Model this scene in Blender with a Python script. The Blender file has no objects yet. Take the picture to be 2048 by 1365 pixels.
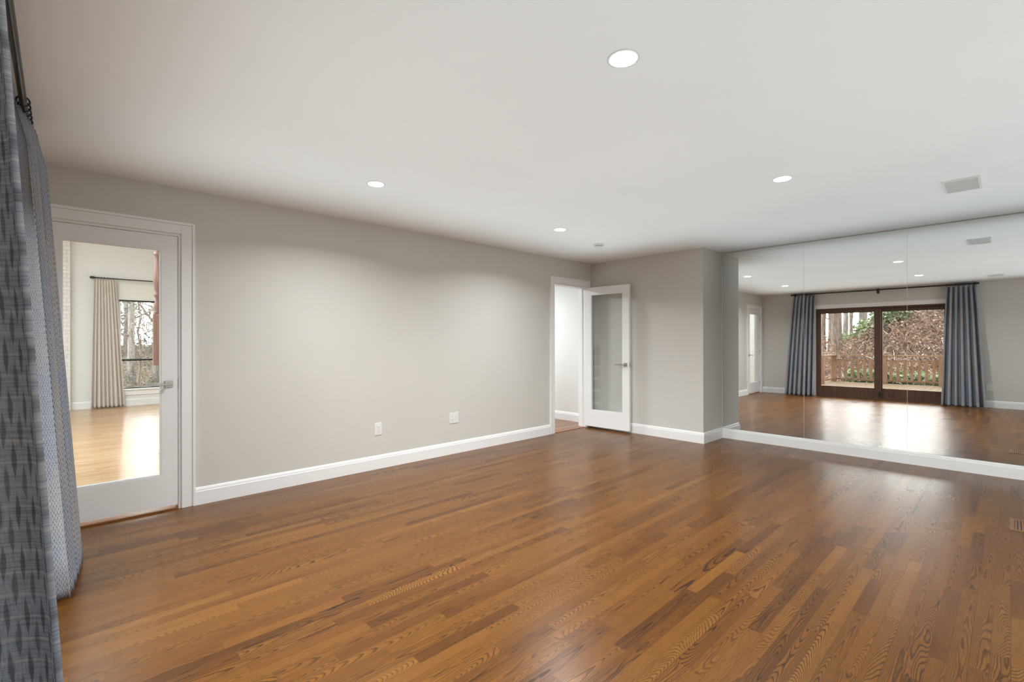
import bpy, bmesh, math, random
from mathutils import Vector, Matrix
import numpy as np

# ------------------------------------------------------------------ camera, world, light, exposure
sc = bpy.context.scene
C = sc.collection
R = math.radians
H = 2.44                       # ceiling
YL = 4.3628                    # left wall face
XF = 5.785                     # far wall (boxed chase) face
YC = 2.6313                    # chase side face
XM = 6.3424                    # mirror face
XW = -0.2417                   # sliding-door wall face
YN = -2.6                      # wall behind the right edge of the frame

cam_d = bpy.data.cameras.new('camera')
cam = bpy.data.objects.new('camera', cam_d)
C.objects.link(cam)
cam_d.sensor_width = 36.0
cam_d.lens = 948.9 / 2048 * 36.0
cam_d.shift_y = 4.0 / 2048
cam_d.clip_start = 0.02
cam_d.clip_end = 300
cam.matrix_world = (Matrix.Translation((0, 0, 1.2548)) @ Matrix.Rotation(R(46.405 - 90), 4, 'Z')
                    @ Matrix.Rotation(R(90), 4, 'X') @ Matrix.Rotation(R(-0.092), 4, 'Z'))
sc.camera = cam

sc.view_settings.view_transform = 'Standard'
sc.view_settings.look = 'None'
sc.view_settings.gamma = 1.0
sc.view_settings.use_curve_mapping = False
sc.view_settings.exposure = 0.40
sc.cycles.use_denoising = True
sc.cycles.max_bounces = 14
sc.cycles.diffuse_bounces = 6
sc.cycles.glossy_bounces = 6
sc.cycles.transparent_max_bounces = 24
sc.cycles.sample_clamp_indirect = 6.0
sc.cycles.caustics_reflective = False
sc.cycles.caustics_refractive = False

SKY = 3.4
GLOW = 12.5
GLOW_WOODS = 9.0
LAMP = 18.0
CEILING_FILL = 36.0
HALL = 54.0
LIVING = 230.0
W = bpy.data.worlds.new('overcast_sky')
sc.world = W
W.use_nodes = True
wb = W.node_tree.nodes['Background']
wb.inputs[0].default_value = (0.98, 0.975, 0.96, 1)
# overcast sky with a bright patch added low over the deck for floor glare
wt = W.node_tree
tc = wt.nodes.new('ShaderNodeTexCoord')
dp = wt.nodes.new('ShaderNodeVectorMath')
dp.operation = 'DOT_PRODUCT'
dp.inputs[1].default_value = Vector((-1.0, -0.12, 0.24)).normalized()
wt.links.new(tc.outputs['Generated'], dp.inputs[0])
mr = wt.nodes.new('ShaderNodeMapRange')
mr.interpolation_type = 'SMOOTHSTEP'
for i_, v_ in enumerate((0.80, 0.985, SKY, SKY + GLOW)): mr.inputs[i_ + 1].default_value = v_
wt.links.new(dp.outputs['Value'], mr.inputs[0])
dq = wt.nodes.new('ShaderNodeVectorMath')
dq.operation = 'DOT_PRODUCT'
dq.inputs[1].default_value = Vector((0.05, 1.0, 0.26)).normalized()
wt.links.new(tc.outputs['Generated'], dq.inputs[0])
mq = wt.nodes.new('ShaderNodeMapRange')           # second bright patch added over the woods for living room floor glare
mq.interpolation_type = 'SMOOTHSTEP'
for i_, v_ in enumerate((0.86, 0.985, 0.0, GLOW_WOODS)): mq.inputs[i_ + 1].default_value = v_
wt.links.new(dq.outputs['Value'], mq.inputs[0])
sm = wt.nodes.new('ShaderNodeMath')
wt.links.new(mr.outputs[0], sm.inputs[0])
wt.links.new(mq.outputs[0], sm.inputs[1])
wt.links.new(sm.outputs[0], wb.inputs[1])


def area(name, loc, size, power, rot=(0, 0, 0), col=(1, 1, 1), shape='SQUARE', sy=None, spread=180, parent=None, portal=False):
    d = bpy.data.lights.new(name, 'AREA')
    d.energy = power
    d.size = size
    d.shape = shape
    if sy: d.size_y = sy
    d.color = col
    d.spread = R(spread)
    o = bpy.data.objects.new(name, d)
    C.objects.link(o)
    o.location = loc
    o.rotation_euler = rot
    if parent:
        o.parent = parent
    if portal:
        d.cycles.is_portal = True
    return o


# daylight portals at the glazed openings
area('door_daylight', (-0.40, 1.99, 1.03), 2.30, 1, (0, R(-90), 0), shape='RECTANGLE', sy=2.0, portal=True)
area('added_window_daylight', (3.10, -2.72, 1.425), 3.1, 1, (R(90), 0, 0), shape='RECTANGLE', sy=1.55, portal=True)  # portal of the added window that lights the near curtain
# added upward area lights that brighten the ceiling, no such fixtures in the room
area('ceiling_fill', (2.75, 0.88, 1.60), 5.0, CEILING_FILL * 1.06, (R(180), 0, 0), (0.81, 0.95, 1.0), shape='RECTANGLE', sy=6.15, spread=104)
area('ceiling_fill', (5.72, 0.1, 1.60), 0.94, CEILING_FILL * 0.16, (R(180), 0, 0), (0.81, 0.95, 1.0), shape='RECTANGLE', sy=4.6, spread=104)
# added area lights without fixtures, brightening the rooms seen through the doors
area('hall_fill_light', (4.6, 5.9, 2.40), 0.5, HALL, (0, 0, 0), (0.90, 0.97, 1.0))
area('living_room_fill_light', (-1.0, 7.4, 3.5), 2.5, LIVING, (0, 0, 0), (0.79, 0.92, 1.0))


# ------------------------------------------------------------------ node helpers
class NT:
    def __init__(s, name):
        s.m = bpy.data.materials.new(name)
        s.m.use_nodes = True
        s.t = s.m.node_tree
        s.t.nodes.clear()
        s.out = s.t.nodes.new('ShaderNodeOutputMaterial')

    def n(s, typ, **kw):
        nd = s.t.nodes.new('ShaderNode' + typ)
        for k, v in kw.items():
            setattr(nd, k, v)
        return nd

    def set(s, sock, v):
        if isinstance(v, bpy.types.NodeSocket):
            s.t.links.new(v, sock)
        elif v is not None:
            if isinstance(v, (tuple, list)) and len(v) == 3 and sock.type == 'RGBA':
                v = (*v, 1)
            sock.default_value = v

    def math(s, op, a, b=None, c=None, clamp=False):
        nd = s.n('Math', operation=op)
        nd.use_clamp = clamp
        s.set(nd.inputs[0], a)
        if b is not None: s.set(nd.inputs[1], b)
        if c is not None: s.set(nd.inputs[2], c)
        return nd.outputs[0]

    def xyz(s, x=0.0, y=0.0, z=0.0):
        nd = s.n('CombineXYZ')
        for i, v in enumerate((x, y, z)): s.set(nd.inputs[i], v)
        return nd.outputs[0]

    def sep(s, v):
        nd = s.n('SeparateXYZ')
        s.set(nd.inputs[0], v)
        return nd.outputs

    def noise(s, vec, scale=1.0, detail=2.0, rough=0.5, dist=0.0):
        nd = s.n('TexNoise')
        s.set(nd.inputs['Vector'], vec)
        nd.inputs['Scale'].default_value = scale
        nd.inputs['Detail'].default_value = detail
        nd.inputs['Roughness'].default_value = rough
        nd.inputs['Distortion'].default_value = dist
        return nd.outputs['Fac']

    def white(s, vec):
        nd = s.n('TexWhiteNoise', noise_dimensions='3D')
        s.set(nd.inputs['Vector'], vec)
        return nd.outputs['Value'], nd.outputs['Color']

    def mix(s, f, a, b, blend='MIX'):
        nd = s.n('Mix', data_type='RGBA', blend_type=blend)
        s.set(nd.inputs[0], f)
        s.set(nd.inputs[6], a)
        s.set(nd.inputs[7], b)
        return nd.outputs[2]

    def remap(s, v, a, b, c=0.0, d=1.0, smooth=True):
        nd = s.n('MapRange')
        if smooth: nd.interpolation_type = 'SMOOTHSTEP'
        s.set(nd.inputs[0], v)
        for i, q in enumerate((a, b, c, d)): s.set(nd.inputs[i + 1], q)
        return nd.outputs[0]

    def ramp(s, v, stops):
        nd = s.n('ValToRGB')
        e = nd.color_ramp.elements
        while len(e) < len(stops): e.new(0.5)
        for el, (p, c) in zip(e, stops):
            el.position = p
            el.color = (*c, 1)
        s.set(nd.inputs[0], v)
        return nd.outputs[0]

    def bump(s, h, strength=0.2, dist=0.01):
        nd = s.n('Bump')
        nd.inputs['Strength'].default_value = strength
        nd.inputs['Distance'].default_value = dist
        s.set(nd.inputs['Height'], h)
        return nd.outputs[0]

    def pos(s):
        return s.n('NewGeometry').outputs['Position']

    def obj(s):
        return s.n('TexCoord').outputs['Object']

    def uv(s):
        return s.n('TexCoord').outputs['UV']

    def principled(s, col, rough=0.5, metal=0.0, normal=None, spec=0.5, **kw):
        nd = s.n('BsdfPrincipled')
        s.set(nd.inputs['Base Color'], col)
        s.set(nd.inputs['Roughness'], rough)
        s.set(nd.inputs['Metallic'], metal)
        s.set(nd.inputs['Specular IOR Level'], spec)
        if normal is not None: s.set(nd.inputs['Normal'], normal)
        for k, v in kw.items(): s.set(nd.inputs[k], v)
        s.t.links.new(nd.outputs[0], s.out.inputs[0])
        return nd


def paint(name, col, rough=0.6, bumpy=0.06, scale=180.0, spec=0.4):
    t = NT(name)
    n = t.noise(t.pos(), scale, 3.0)
    big = t.noise(t.pos(), 1.3, 2.0)
    c = t.mix(t.remap(big, 0.3, 0.7, 0, 1), tuple(v * 0.985 for v in col), tuple(min(1, v * 1.01) for v in col))
    t.principled(c, rough, normal=t.bump(n, bumpy, 0.002), spec=spec)
    return t.m


def metal(name, col, rough=0.3):
    t = NT(name)
    n = t.noise(t.obj(), 60, 2)
    t.principled(col, t.remap(n, 0.3, 0.7, rough * 0.85, rough * 1.2), 1.0)
    return t.m


def plastic(name, col, rough=0.4):
    t = NT(name)
    n = t.noise(t.obj(), 90, 2)
    t.principled(t.mix(n, tuple(v * 0.97 for v in col), col), rough, normal=t.bump(n, 0.03, 0.001))
    return t.m


def glass(name, tint=(0.985, 0.995, 0.99), gain=1.0):
    t = NT(name)
    fr = t.n('Fresnel')
    fr.inputs[0].default_value = 1.5
    front = t.math('SUBTRACT', 1.0, t.n('NewGeometry').outputs['Backfacing'])
    f = t.math('MULTIPLY', fr.outputs[0], t.math('MULTIPLY', front, 1.8 * gain), clamp=True)
    tr = t.n('BsdfTransparent')
    t.set(tr.inputs[0], tint)
    gl = t.n('BsdfGlossy')
    gl.inputs['Roughness'].default_value = 0.0
    mx = t.n('MixShader')
    t.set(mx.inputs[0], f)
    t.t.links.new(tr.outputs[0], mx.inputs[1])
    t.t.links.new(gl.outputs[0], mx.inputs[2])
    t.t.links.new(mx.outputs[0], t.out.inputs[0])
    return t.m


def floor_mat(name, stops, line, rough, axis='X', w=0.057, contrast=1.0, spec=0.5):
    t = NT(name)
    p = t.sep(t.pos())
    x, y = (p[0], p[1]) if axis == 'X' else (p[1], p[0])
    yw = t.math('DIVIDE', y, w)
    row = t.math('FLOOR', yw)
    yl = t.math('FRACT', yw)
    rv, rc = t.white(t.xyz(row, 3.7, 1.3))
    rs = t.sep(rc)
    L = t.math('MULTIPLY_ADD', rs[0], 0.75, 0.42)
    xo = t.math('ADD', t.math('DIVIDE', x, L), t.math('MULTIPLY', rs[1], 37.0))
    pid = t.math('FLOOR', xo)
    xl = t.math('FRACT', xo)
    sv, scol = t.white(t.xyz(row, pid, 7.1))
    s = t.sep(scol)
    s2v, s2c = t.white(t.xyz(row, pid, 19.4))
    s2 = t.sep(s2c)
    # growth-ring field: arches along the strip + wandering noise contours
    yc = t.math('SUBTRACT', yl, t.math('MULTIPLY_ADD', s[0], 0.9, 0.05))
    slow = t.noise(t.xyz(t.math('MULTIPLY_ADD', x, 1.5, t.math('MULTIPLY', s[1], 60)), t.math('MULTIPLY', yl, 0.6), t.math('MULTIPLY', s[2], 80)), 1.0, 1.0, 0.45)
    wav = t.noise(t.xyz(t.math('MULTIPLY_ADD', x, 16.0, t.math('MULTIPLY', s[2], 60)), t.math('MULTIPLY', yl, 2.6), t.math('MULTIPLY', s[1], 80)), 1.0, 2.0, 0.5)
    T = t.math('MULTIPLY', t.math('POWER', s2[0], 2.2), 34.0)
    F = t.math('MULTIPLY', t.math('ADD', x, t.math('MULTIPLY', slow, 0.25)), T)
    F = t.math('MULTIPLY_ADD', t.math('MULTIPLY', yc, yc), t.math('MULTIPLY_ADD', s2[1], 16.0, 3.0), F)
    F = t.math('MULTIPLY_ADD', slow, t.math('MULTIPLY_ADD', s2[2], 16.0, 5.0), F)
    F = t.math('MULTIPLY_ADD', wav, 0.5, F)
    F = t.math('MULTIPLY_ADD', yl, t.math('MULTIPLY_ADD', s[1], 5.0, 3.0), F)
    fr = t.math('FRACT', t.math('MULTIPLY', F, 1.3))
    up = t.remap(fr, 0.38, 0.84)
    dn = t.remap(fr, 0.84, 0.99, 1.0, 0.0)
    ring = t.math('POWER', t.math('MULTIPLY', up, dn), 1.25)
    pores = t.noise(t.xyz(t.math('MULTIPLY', x, 14.0), t.math('MULTIPLY', yw, 34.0), s[0]), 1.0, 2.0, 0.6)
    pore2 = t.noise(t.xyz(t.math('MULTIPLY', x, 45.0), t.math('MULTIPLY', yw, 46.0), s[2]), 1.0, 1.0, 0.5)
    amp = t.math('MULTIPLY_ADD', t.math('POWER', sv, 1.3), 0.50 * contrast, 0.50 * contrast)
    ringv = t.math('MULTIPLY', ring, t.math('MULTIPLY', amp, t.remap(pore2, 0.25, 0.6, 0.72, 1.0)))
    base = t.ramp(t.math('ADD', t.math('MULTIPLY', s2v, 0.85), t.math('MULTIPLY', t.math('SUBTRACT', slow, 0.5), 0.5), clamp=True), stops)
    base = t.mix(t.remap(pores, 0.42, 0.70, 0.0, 0.48 * contrast), base, line)
    col = t.mix(ringv, base, line)
    ey = t.math('MULTIPLY', t.math('MINIMUM', yl, t.math('SUBTRACT', 1.0, yl)), w)
    ex = t.math('MULTIPLY', t.math('MINIMUM', xl, t.math('SUBTRACT', 1.0, xl)), L)
    gap = t.remap(t.math('MINIMUM', ey, ex), 0.0003, 0.0012, 1.0, 0.0)
    col = t.mix(t.math('MULTIPLY', gap, 0.55), col, line)
    und = t.noise(t.xyz(t.math('MULTIPLY', x, 3.0), t.math('MULTIPLY', yw, 0.55), t.math('MULTIPLY', row, 0.17)), 1.0, 2.0)
    h = t.math('ADD', t.math('MULTIPLY', ringv, -0.06), t.math('MULTIPLY', gap, -0.22))
    h = t.math('ADD', h, t.math('MULTIPLY', und, 0.9))
    rg = t.math('ADD', t.math('MULTIPLY', t.noise(t.pos(), 2.2, 3.0), 0.08), rough - 0.04)
    rg = t.math('MULTIPLY_ADD', ringv, 0.06, rg)
    t.principled(col, rg, normal=t.bump(h, 0.16, 0.002), spec=spec)
    return t.m


def wood(name, a, b, rough=0.45, axis=2, scale=1.0):
    t = NT(name)
    p = t.sep(t.pos())
    o = [p[0], p[1], p[2]]
    v = [t.math('MULTIPLY', o[i], (3.0 if i == axis else 40.0) * scale) for i in range(3)]
    n = t.noise(t.xyz(*v), 1.0, 4.0, 0.6, 0.6)
    c = t.mix(t.remap(n, 0.3, 0.72), a, b)
    t.principled(c, rough, normal=t.bump(n, 0.08, 0.002))
    return t.m


def fabric_plaid(name):
    """woven ikat-like cloth: staggered dark dashes, paler bands, fine cross threads (UV in metres)"""
    t = NT(name)
    u = t.sep(t.uv())
    wob = t.noise(t.xyz(t.math('MULTIPLY', u[0], 60), t.math('MULTIPLY', u[1], 45), 0), 1.0, 2.0)
    uu = t.math('MULTIPLY_ADD', wob, 0.0022, u[0])
    band = t.noise(t.xyz(t.math('MULTIPLY', u[0], 13.0), 0.3, 5.0), 1.0, 1.0)
    colw = 0.0044
    cu = t.math('DIVIDE', uu, colw)
    ci = t.math('FLOOR', cu)
    cf = t.math('FRACT', cu)
    rv, rc = t.white(t.xyz(ci, 2.2, 9.0))
    rs = t.sep(rc)
    par = t.math('MODULO', ci, 2.0)
    vv = t.math('ADD', t.math('DIVIDE', u[1], 0.030), t.math('MULTIPLY', par, 0.5))
    vv = t.math('MULTIPLY_ADD', rs[0], 0.10, vv)
    vf = t.math('FRACT', vv)
    lens = t.math('SINE', t.math('MULTIPLY', vf, math.pi * 2))
    wid = t.math('MULTIPLY_ADD', lens, 0.17, 0.145)
    d = t.math('ABSOLUTE', t.math('SUBTRACT', cf, 0.5))
    dash = t.remap(t.math('SUBTRACT', wid, d), -0.06, 0.10)
    strong = t.remap(band, 0.34, 0.50, 0.65, 1.0)
    dash = t.math('MULTIPLY', dash, t.math('MULTIPLY', strong, t.math('MULTIPLY_ADD', rv, 0.25, 0.75)))
    tone = t.noise(t.xyz(t.math('MULTIPLY', u[0], 7.0), t.math('MULTIPLY', u[1], 1.6), 1.0), 1.0, 2.0)
    th = t.noise(t.xyz(t.math('MULTIPLY', u[0], 900), t.math('MULTIPLY', u[1], 120), 0), 1.0, 1.0)
    tv = t.noise(t.xyz(t.math('MULTIPLY', u[0], 40), t.math('MULTIPLY', u[1], 900), 3), 1.0, 1.0)
    hf = t.math('FRACT', t.math('MULTIPLY_ADD', tone, 1.2, t.math('DIVIDE', u[1], 0.0125)))
    hl = t.remap(t.math('ABSOLUTE', t.math('SUBTRACT', hf, 0.5)), 0.02, 0.09, 1.0, 0.0)
    h2 = t.math('FRACT', t.math('DIVIDE', u[1], 0.105))
    hl2 = t.remap(t.math('ABSOLUTE', t.math('SUBTRACT', h2, 0.5)), 0.02, 0.07, 1.0, 0.0)
    base = t.mix(t.remap(tone, 0.40, 0.58), (0.42, 0.405, 0.40), (0.30, 0.345, 0.43))
    base = t.mix(t.remap(th, 0.35, 0.65, 0.0, 0.30), base, (0.60, 0.605, 0.62))
    base = t.mix(t.remap(tv, 0.42, 0.66, 0.0, 0.40), base, (0.12, 0.13, 0.17))
    base = t.mix(t.math('MULTIPLY', hl, 0.45), base, (0.60, 0.60, 0.61))
    base = t.mix(t.math('MULTIPLY', hl2, 0.25), base, (0.45, 0.46, 0.50))
    col = t.mix(t.math('MULTIPLY', dash, 1.0), base, (0.028, 0.03, 0.042))
    hgt = t.math('ADD', t.math('MULTIPLY', th, 0.5), t.math('MULTIPLY', dash, -0.4))
    t.principled(col, 0.9, normal=t.bump(hgt, 0.35, 0.002), spec=0.1)
    return t.m


def cloth_plain(name, a, b):
    t = NT(name)
    n = t.noise(t.obj(), 150, 2)
    t.principled(t.mix(n, a, b), 0.9, normal=t.bump(n, 0.2, 0.002), spec=0.1)
    return t.m


def leafy(name, stops, trans=0.25):
    t = NT(name)
    i = t.n('NewGeometry').outputs['Random Per Island']
    c = t.ramp(i, stops)
    d = t.n('BsdfDiffuse')
    t.set(d.inputs[0], c)
    tr = t.n('BsdfTranslucent')
    t.set(tr.inputs[0], c)
    mx = t.n('MixShader')
    mx.inputs[0].default_value = trans
    t.t.links.new(d.outputs[0], mx.inputs[1])
    t.t.links.new(tr.outputs[0], mx.inputs[2])
    t.t.links.new(mx.outputs[0], t.out.inputs[0])
    return t.m


def bark(name, a, b):
    t = NT(name)
    p = t.sep(t.pos())
    n = t.noise(t.xyz(t.math('MULTIPLY', p[0], 14), t.math('MULTIPLY', p[1], 14), t.math('MULTIPLY', p[2], 3)), 1, 4, 0.65)
    t.principled(t.mix(t.remap(n, 0.3, 0.7), a, b), 0.95, normal=t.bump(n, 0.6, 0.03), spec=0.1)
    return t.m


def earth(name, a, b, c):
    t = NT(name)
    n = t.noise(t.pos(), 0.6, 4, 0.6)
    f = t.noise(t.pos(), 14, 4, 0.7)
    k = t.mix(t.remap(n, 0.42, 0.58), a, b)
    k = t.mix(t.remap(f, 0.45, 0.7), k, c)
    t.principled(k, 0.95, normal=t.bump(f, 0.5, 0.05), spec=0.1)
    return t.m


def emit(name, col, strength):
    t = NT(name)
    e = t.n('Emission')
    t.set(e.inputs[0], col)
    e.inputs[1].default_value = strength
    t.t.links.new(e.outputs[0], t.out.inputs[0])
    return t.m


def painted_brick(name):
    t = NT(name)
    p = t.sep(t.pos())
    b = t.n('TexBrick')
    t.set(b.inputs['Vector'], t.xyz(t.math('ADD', p[0], p[1]), p[2], 0))
    b.inputs['Scale'].default_value = 1.0
    b.inputs['Mortar Size'].default_value = 0.010
    b.inputs['Mortar Smooth'].default_value = 0.3
    b.inputs['Brick Width'].default_value = 0.21
    b.inputs['Row Height'].default_value = 0.075
    n = t.noise(t.pos(), 40, 3)
    hgt = t.math('ADD', t.math('MULTIPLY', b.outputs['Fac'], -1.0), t.math('MULTIPLY', n, 0.35))
    t.principled(t.mix(b.outputs['Fac'], (0.78, 0.77, 0.74), (0.735, 0.725, 0.695)), 0.7, normal=t.bump(hgt, 0.8, 0.02))
    return t.m


M = dict(
    wall=paint('greige_wall_paint', (0.625, 0.614, 0.582), 0.55),
    ceil=paint('white_ceiling_paint', (0.86, 0.865, 0.865), 0.8),
    trim=paint('white_trim_paint', (0.86, 0.865, 0.87), 0.32, 0.02),
    cream=paint('cream_wall_paint', (0.77, 0.765, 0.74), 0.6),
    floor=floor_mat('stained_oak_strip_floor',
                    [(0.0, (0.1116, 0.0386, 0.0064)), (0.25, (0.1794, 0.0662, 0.0104)), (0.75, (0.2193, 0.0861, 0.0141)), (1.0, (0.2712, 0.1151, 0.0210))],
                    (0.018, 0.0058, 0.0012), 0.28, spec=0.26),
    floor2=floor_mat('natural_oak_strip_floor',
                     [(0.0, (0.4200, 0.2376, 0.1088)), (0.5, (0.5000, 0.3024, 0.1472)), (1.0, (0.5800, 0.3780, 0.2048))],
                     (0.26, 0.12, 0.045), 0.22, contrast=0.7),
    floor3=floor_mat('hall_oak_strip_floor',
                     [(0.0, (0.20, 0.075, 0.025)), (0.5, (0.30, 0.12, 0.04)), (1.0, (0.40, 0.18, 0.07))],
                     (0.07, 0.024, 0.009), 0.25),
    saddle=wood('oak_saddle', (0.17, 0.060, 0.016), (0.30, 0.115, 0.032), 0.3, 0),
    slider=wood('brown_stained_door_wood', (0.0589, 0.0285, 0.0171), (0.1187, 0.0608, 0.0380), 0.4, 2),
    deckw=wood('weathered_deck_boards', (0.1160, 0.0715, 0.0347), (0.1658, 0.1016, 0.0500), 0.8, 0),
    railw=wood('cedar_railing_wood', (0.1368, 0.0639, 0.0290), (0.2040, 0.1019, 0.0472), 0.7, 2),
    newel=wood('turned_brown_wood', (0.19, 0.098, 0.070), (0.29, 0.16, 0.118), 0.4, 2),
    nickel=metal('satin_nickel', (0.48, 0.47, 0.455), 0.34),
    dark=metal('dark_strike_metal', (0.10, 0.10, 0.10), 0.4),
    chrome=metal('mirror_channel_chrome', (0.90, 0.90, 0.90), 0.38),
    black=plastic('black_rod_finish', (0.012, 0.012, 0.013), 0.35),
    wplastic=plastic('white_plastic', (0.80, 0.80, 0.79), 0.35),
    grille=plastic('pale_grey_grille', (0.64, 0.64, 0.63), 0.6),
    slot=plastic('dark_slot', (0.03, 0.03, 0.03), 0.6),
    glass=glass('clear_door_glass'),
    pane=glass('clear_window_glass', (0.96, 0.98, 0.98), 0.7),
    lens=emit('lamp_lens_glow', (1.0, 0.985, 0.96), 22.0),
    plaid=fabric_plaid('grey_blue_woven_cloth'),
    beige=cloth_plain('beige_linen_cloth', (0.64, 0.575, 0.53), (0.70, 0.64, 0.59)),
    blind=cloth_plain('white_blind_cloth', (0.80, 0.78, 0.73), (0.84, 0.82, 0.78)),
    brick=painted_brick('white_painted_brick'),
    stairw=paint('white_stair_paint', (0.85, 0.85, 0.84), 0.4),
    staird=paint('dark_stair_paint', (0.05, 0.047, 0.045), 0.5),
    bark=bark('grey_brown_bark', (0.1056, 0.0791, 0.0653), (0.2219, 0.1739, 0.1476)),
    bark2=bark('pale_grey_bark', (0.1441, 0.1282, 0.1158), (0.2994, 0.2722, 0.2488)),
    ground=earth('leaf_litter_ground', (0.1897, 0.1398, 0.0998), (0.1496, 0.1697, 0.0756), (0.2795, 0.2195, 0.1596)),
    lawn=earth('winter_lawn', (0.1426, 0.1855, 0.0648), (0.1901, 0.2264, 0.0905), (0.2140, 0.2090, 0.1187)),
    brush=leafy('dry_brush', [(0.0, (0.1003, 0.0683, 0.0558)), (0.35, (0.2452, 0.1627, 0.1279)), (0.7, (0.3605, 0.2502, 0.2020)), (0.93, (0.5482, 0.3935, 0.3138)), (1.0, (0.9000, 0.8132, 0.7268))]),
    ivy=leafy('ivy_green', [(0.0, (0.0792, 0.1216, 0.0690)), (0.5, (0.1987, 0.2648, 0.1331)), (1.0, (0.5056, 0.5131, 0.3421))]),
    oak=leafy('rust_orange_leaves', [(0.0, (0.1464, 0.0784, 0.0510)), (0.5, (0.2653, 0.1411, 0.0862)), (1.0, (0.4704, 0.3032, 0.2064))]),
    woods=leafy('grey_tan_undergrowth', [(0.0, (0.07, 0.062, 0.054)), (0.5, (0.15, 0.135, 0.115)), (1.0, (0.27, 0.25, 0.22))]),
    pine=leafy('pine_green', [(0.0, (0.0901, 0.1303, 0.0824)), (1.0, (0.2318, 0.2842, 0.1854))]),
)
mt = NT('silvered_mirror')
g_ = mt.n('BsdfGlossy')
mt.set(g_.inputs[0], (0.90, 0.915, 0.91))
g_.inputs['Roughness'].default_value = 0.0
mt.t.links.new(g_.outputs[0], mt.out.inputs[0])
M['mirror'] = mt.m
M['edge'] = plastic('polished_glass_edge', (0.72, 0.74, 0.73), 0.25)


# ------------------------------------------------------------------ mesh helpers
def bx(bm, x0, x1, y0, y1, z0, z1):
    vs = [bm.verts.new((x, y, z)) for z in (z0, z1) for y in (y0, y1) for x in (x0, x1)]
    for f in ((0, 2, 3, 1), (4, 5, 7, 6), (0, 1, 5, 4), (2, 6, 7, 3), (0, 4, 6, 2), (1, 3, 7, 5)):
        bm.faces.new([vs[i] for i in f])
    return bm


def box(*a):
    return bx(bmesh.new(), *a)


def boxes(*lst):
    bm = bmesh.new()
    for a in lst: bx(bm, *a)
    return bm


def tube(bm, pts, rad, seg=10, cap=True):
    pts = [Vector(p) for p in pts]
    if not isinstance(rad, (list, tuple)): rad = [rad] * len(pts)
    rings = []
    ref = None
    for i, p in enumerate(pts):
        d = (pts[min(i + 1, len(pts) - 1)] - pts[max(i - 1, 0)]).normalized()
        if ref is None:
            ref = Vector((0, 0, 1)) if abs(d.z) < 0.9 else Vector((1, 0, 0))
        a = d.cross(ref).normalized()
        b = d.cross(a).normalized()
        ref = b.cross(d) if False else ref
        rings.append([bm.verts.new(p + (a * math.cos(2 * math.pi * k / seg) + b * math.sin(2 * math.pi * k / seg)) * rad[i]) for k in range(seg)])
    for r0, r1 in zip(rings, rings[1:]):
        for k in range(seg):
            bm.faces.new((r0[k], r0[(k + 1) % seg], r1[(k + 1) % seg], r1[k]))
    if cap:
        bm.faces.new(rings[0][::-1])
        bm.faces.new(rings[-1])
    return bm


def lathe(bm, prof, c=(0, 0, 0), seg=24, axis='Z'):
    """prof: (radius, height) pairs"""
    rings = []
    for r, z in prof:
        ring = []
        for k in range(seg):
            a = 2 * math.pi * k / seg
            p = (r * math.cos(a), r * math.sin(a), z)
            if axis == 'X': p = (p[2], p[0], p[1])
            if axis == 'Y': p = (p[0], p[2], p[1])
            ring.append(bm.verts.new((c[0] + p[0], c[1] + p[1], c[2] + p[2])))
        rings.append(ring)
    for r0, r1 in zip(rings, rings[1:]):
        for k in range(seg):
            bm.faces.new((r0[k], r0[(k + 1) % seg], r1[(k + 1) % seg], r1[k]))
    bm.faces.new(rings[0][::-1])
    bm.faces.new(rings[-1])
    return bm


def extrude_profile(bm, prof, p0, p1, out):
    """prof: (depth, z) polygon; swept from p0 to p1; depth measured along out"""
    p0, p1, out = Vector(p0), Vector(p1), Vector(out)
    a = [bm.verts.new(p0 + out * d + Vector((0, 0, z))) for d, z in prof]
    b = [bm.verts.new(p1 + out * d + Vector((0, 0, z))) for d, z in prof]
    n = len(prof)
    for i in range(n):
        bm.faces.new((a[i], a[(i + 1) % n], b[(i + 1) % n], b[i]))
    bm.faces.new(a)
    bm.faces.new(b[::-1])
    return bm


def world_loc(o):
    v = Vector((0, 0, 0))
    while o:
        v += o.location
        o = o.parent
    return v


def obj(name, bm, mat, parent=None, local=False, smooth=False, bevel=0.0, label=None):
    bmesh.ops.recalc_face_normals(bm, faces=bm.faces)
    me = bpy.data.meshes.new(name)
    o = bpy.data.objects.new(name, me)
    if parent is not None:
        o.parent = parent
        if not local:
            bmesh.ops.translate(bm, vec=-world_loc(parent), verts=bm.verts)
    bm.to_mesh(me)
    bm.free()
    if smooth:
        for p in me.polygons: p.use_smooth = True
    me.materials.append(mat)
    C.objects.link(o)
    if bevel:
        md = o.modifiers.new('bevel', 'BEVEL')
        md.width = bevel
        md.segments = 2
        md.limit_method = 'ANGLE'
        md.angle_limit = R(40)
    if label: o['label'] = label
    return o


def tag(o, label, cat, group=None, kind=None):
    o['label'] = label
    o['category'] = cat
    if group: o['group'] = group
    if kind: o['kind'] = kind
    return o


def thing(name, loc, label, cat, group=None, kind=None, rotz=0.0):
    o = bpy.data.objects.new(name, None)
    C.objects.link(o)
    o.location = loc
    o.rotation_euler = (0, 0, rotz)
    o.empty_display_size = 0.1
    return tag(o, label, cat, group, kind)


def struct(name, bm, mat, label, cat, bevel=0.0):
    return tag(obj(name, bm, mat, bevel=bevel), label, cat, kind='structure')


def dup(root, loc, label=None, name=None):
    r = root.copy()
    C.objects.link(r)
    r.location = loc
    if label: r['label'] = label
    def rec(src, dst):
        for ch in list(src.children):
            c = ch.copy()
            C.objects.link(c)
            c.parent = dst
            rec(ch, c)
    rec(root, r)
    return r


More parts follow.
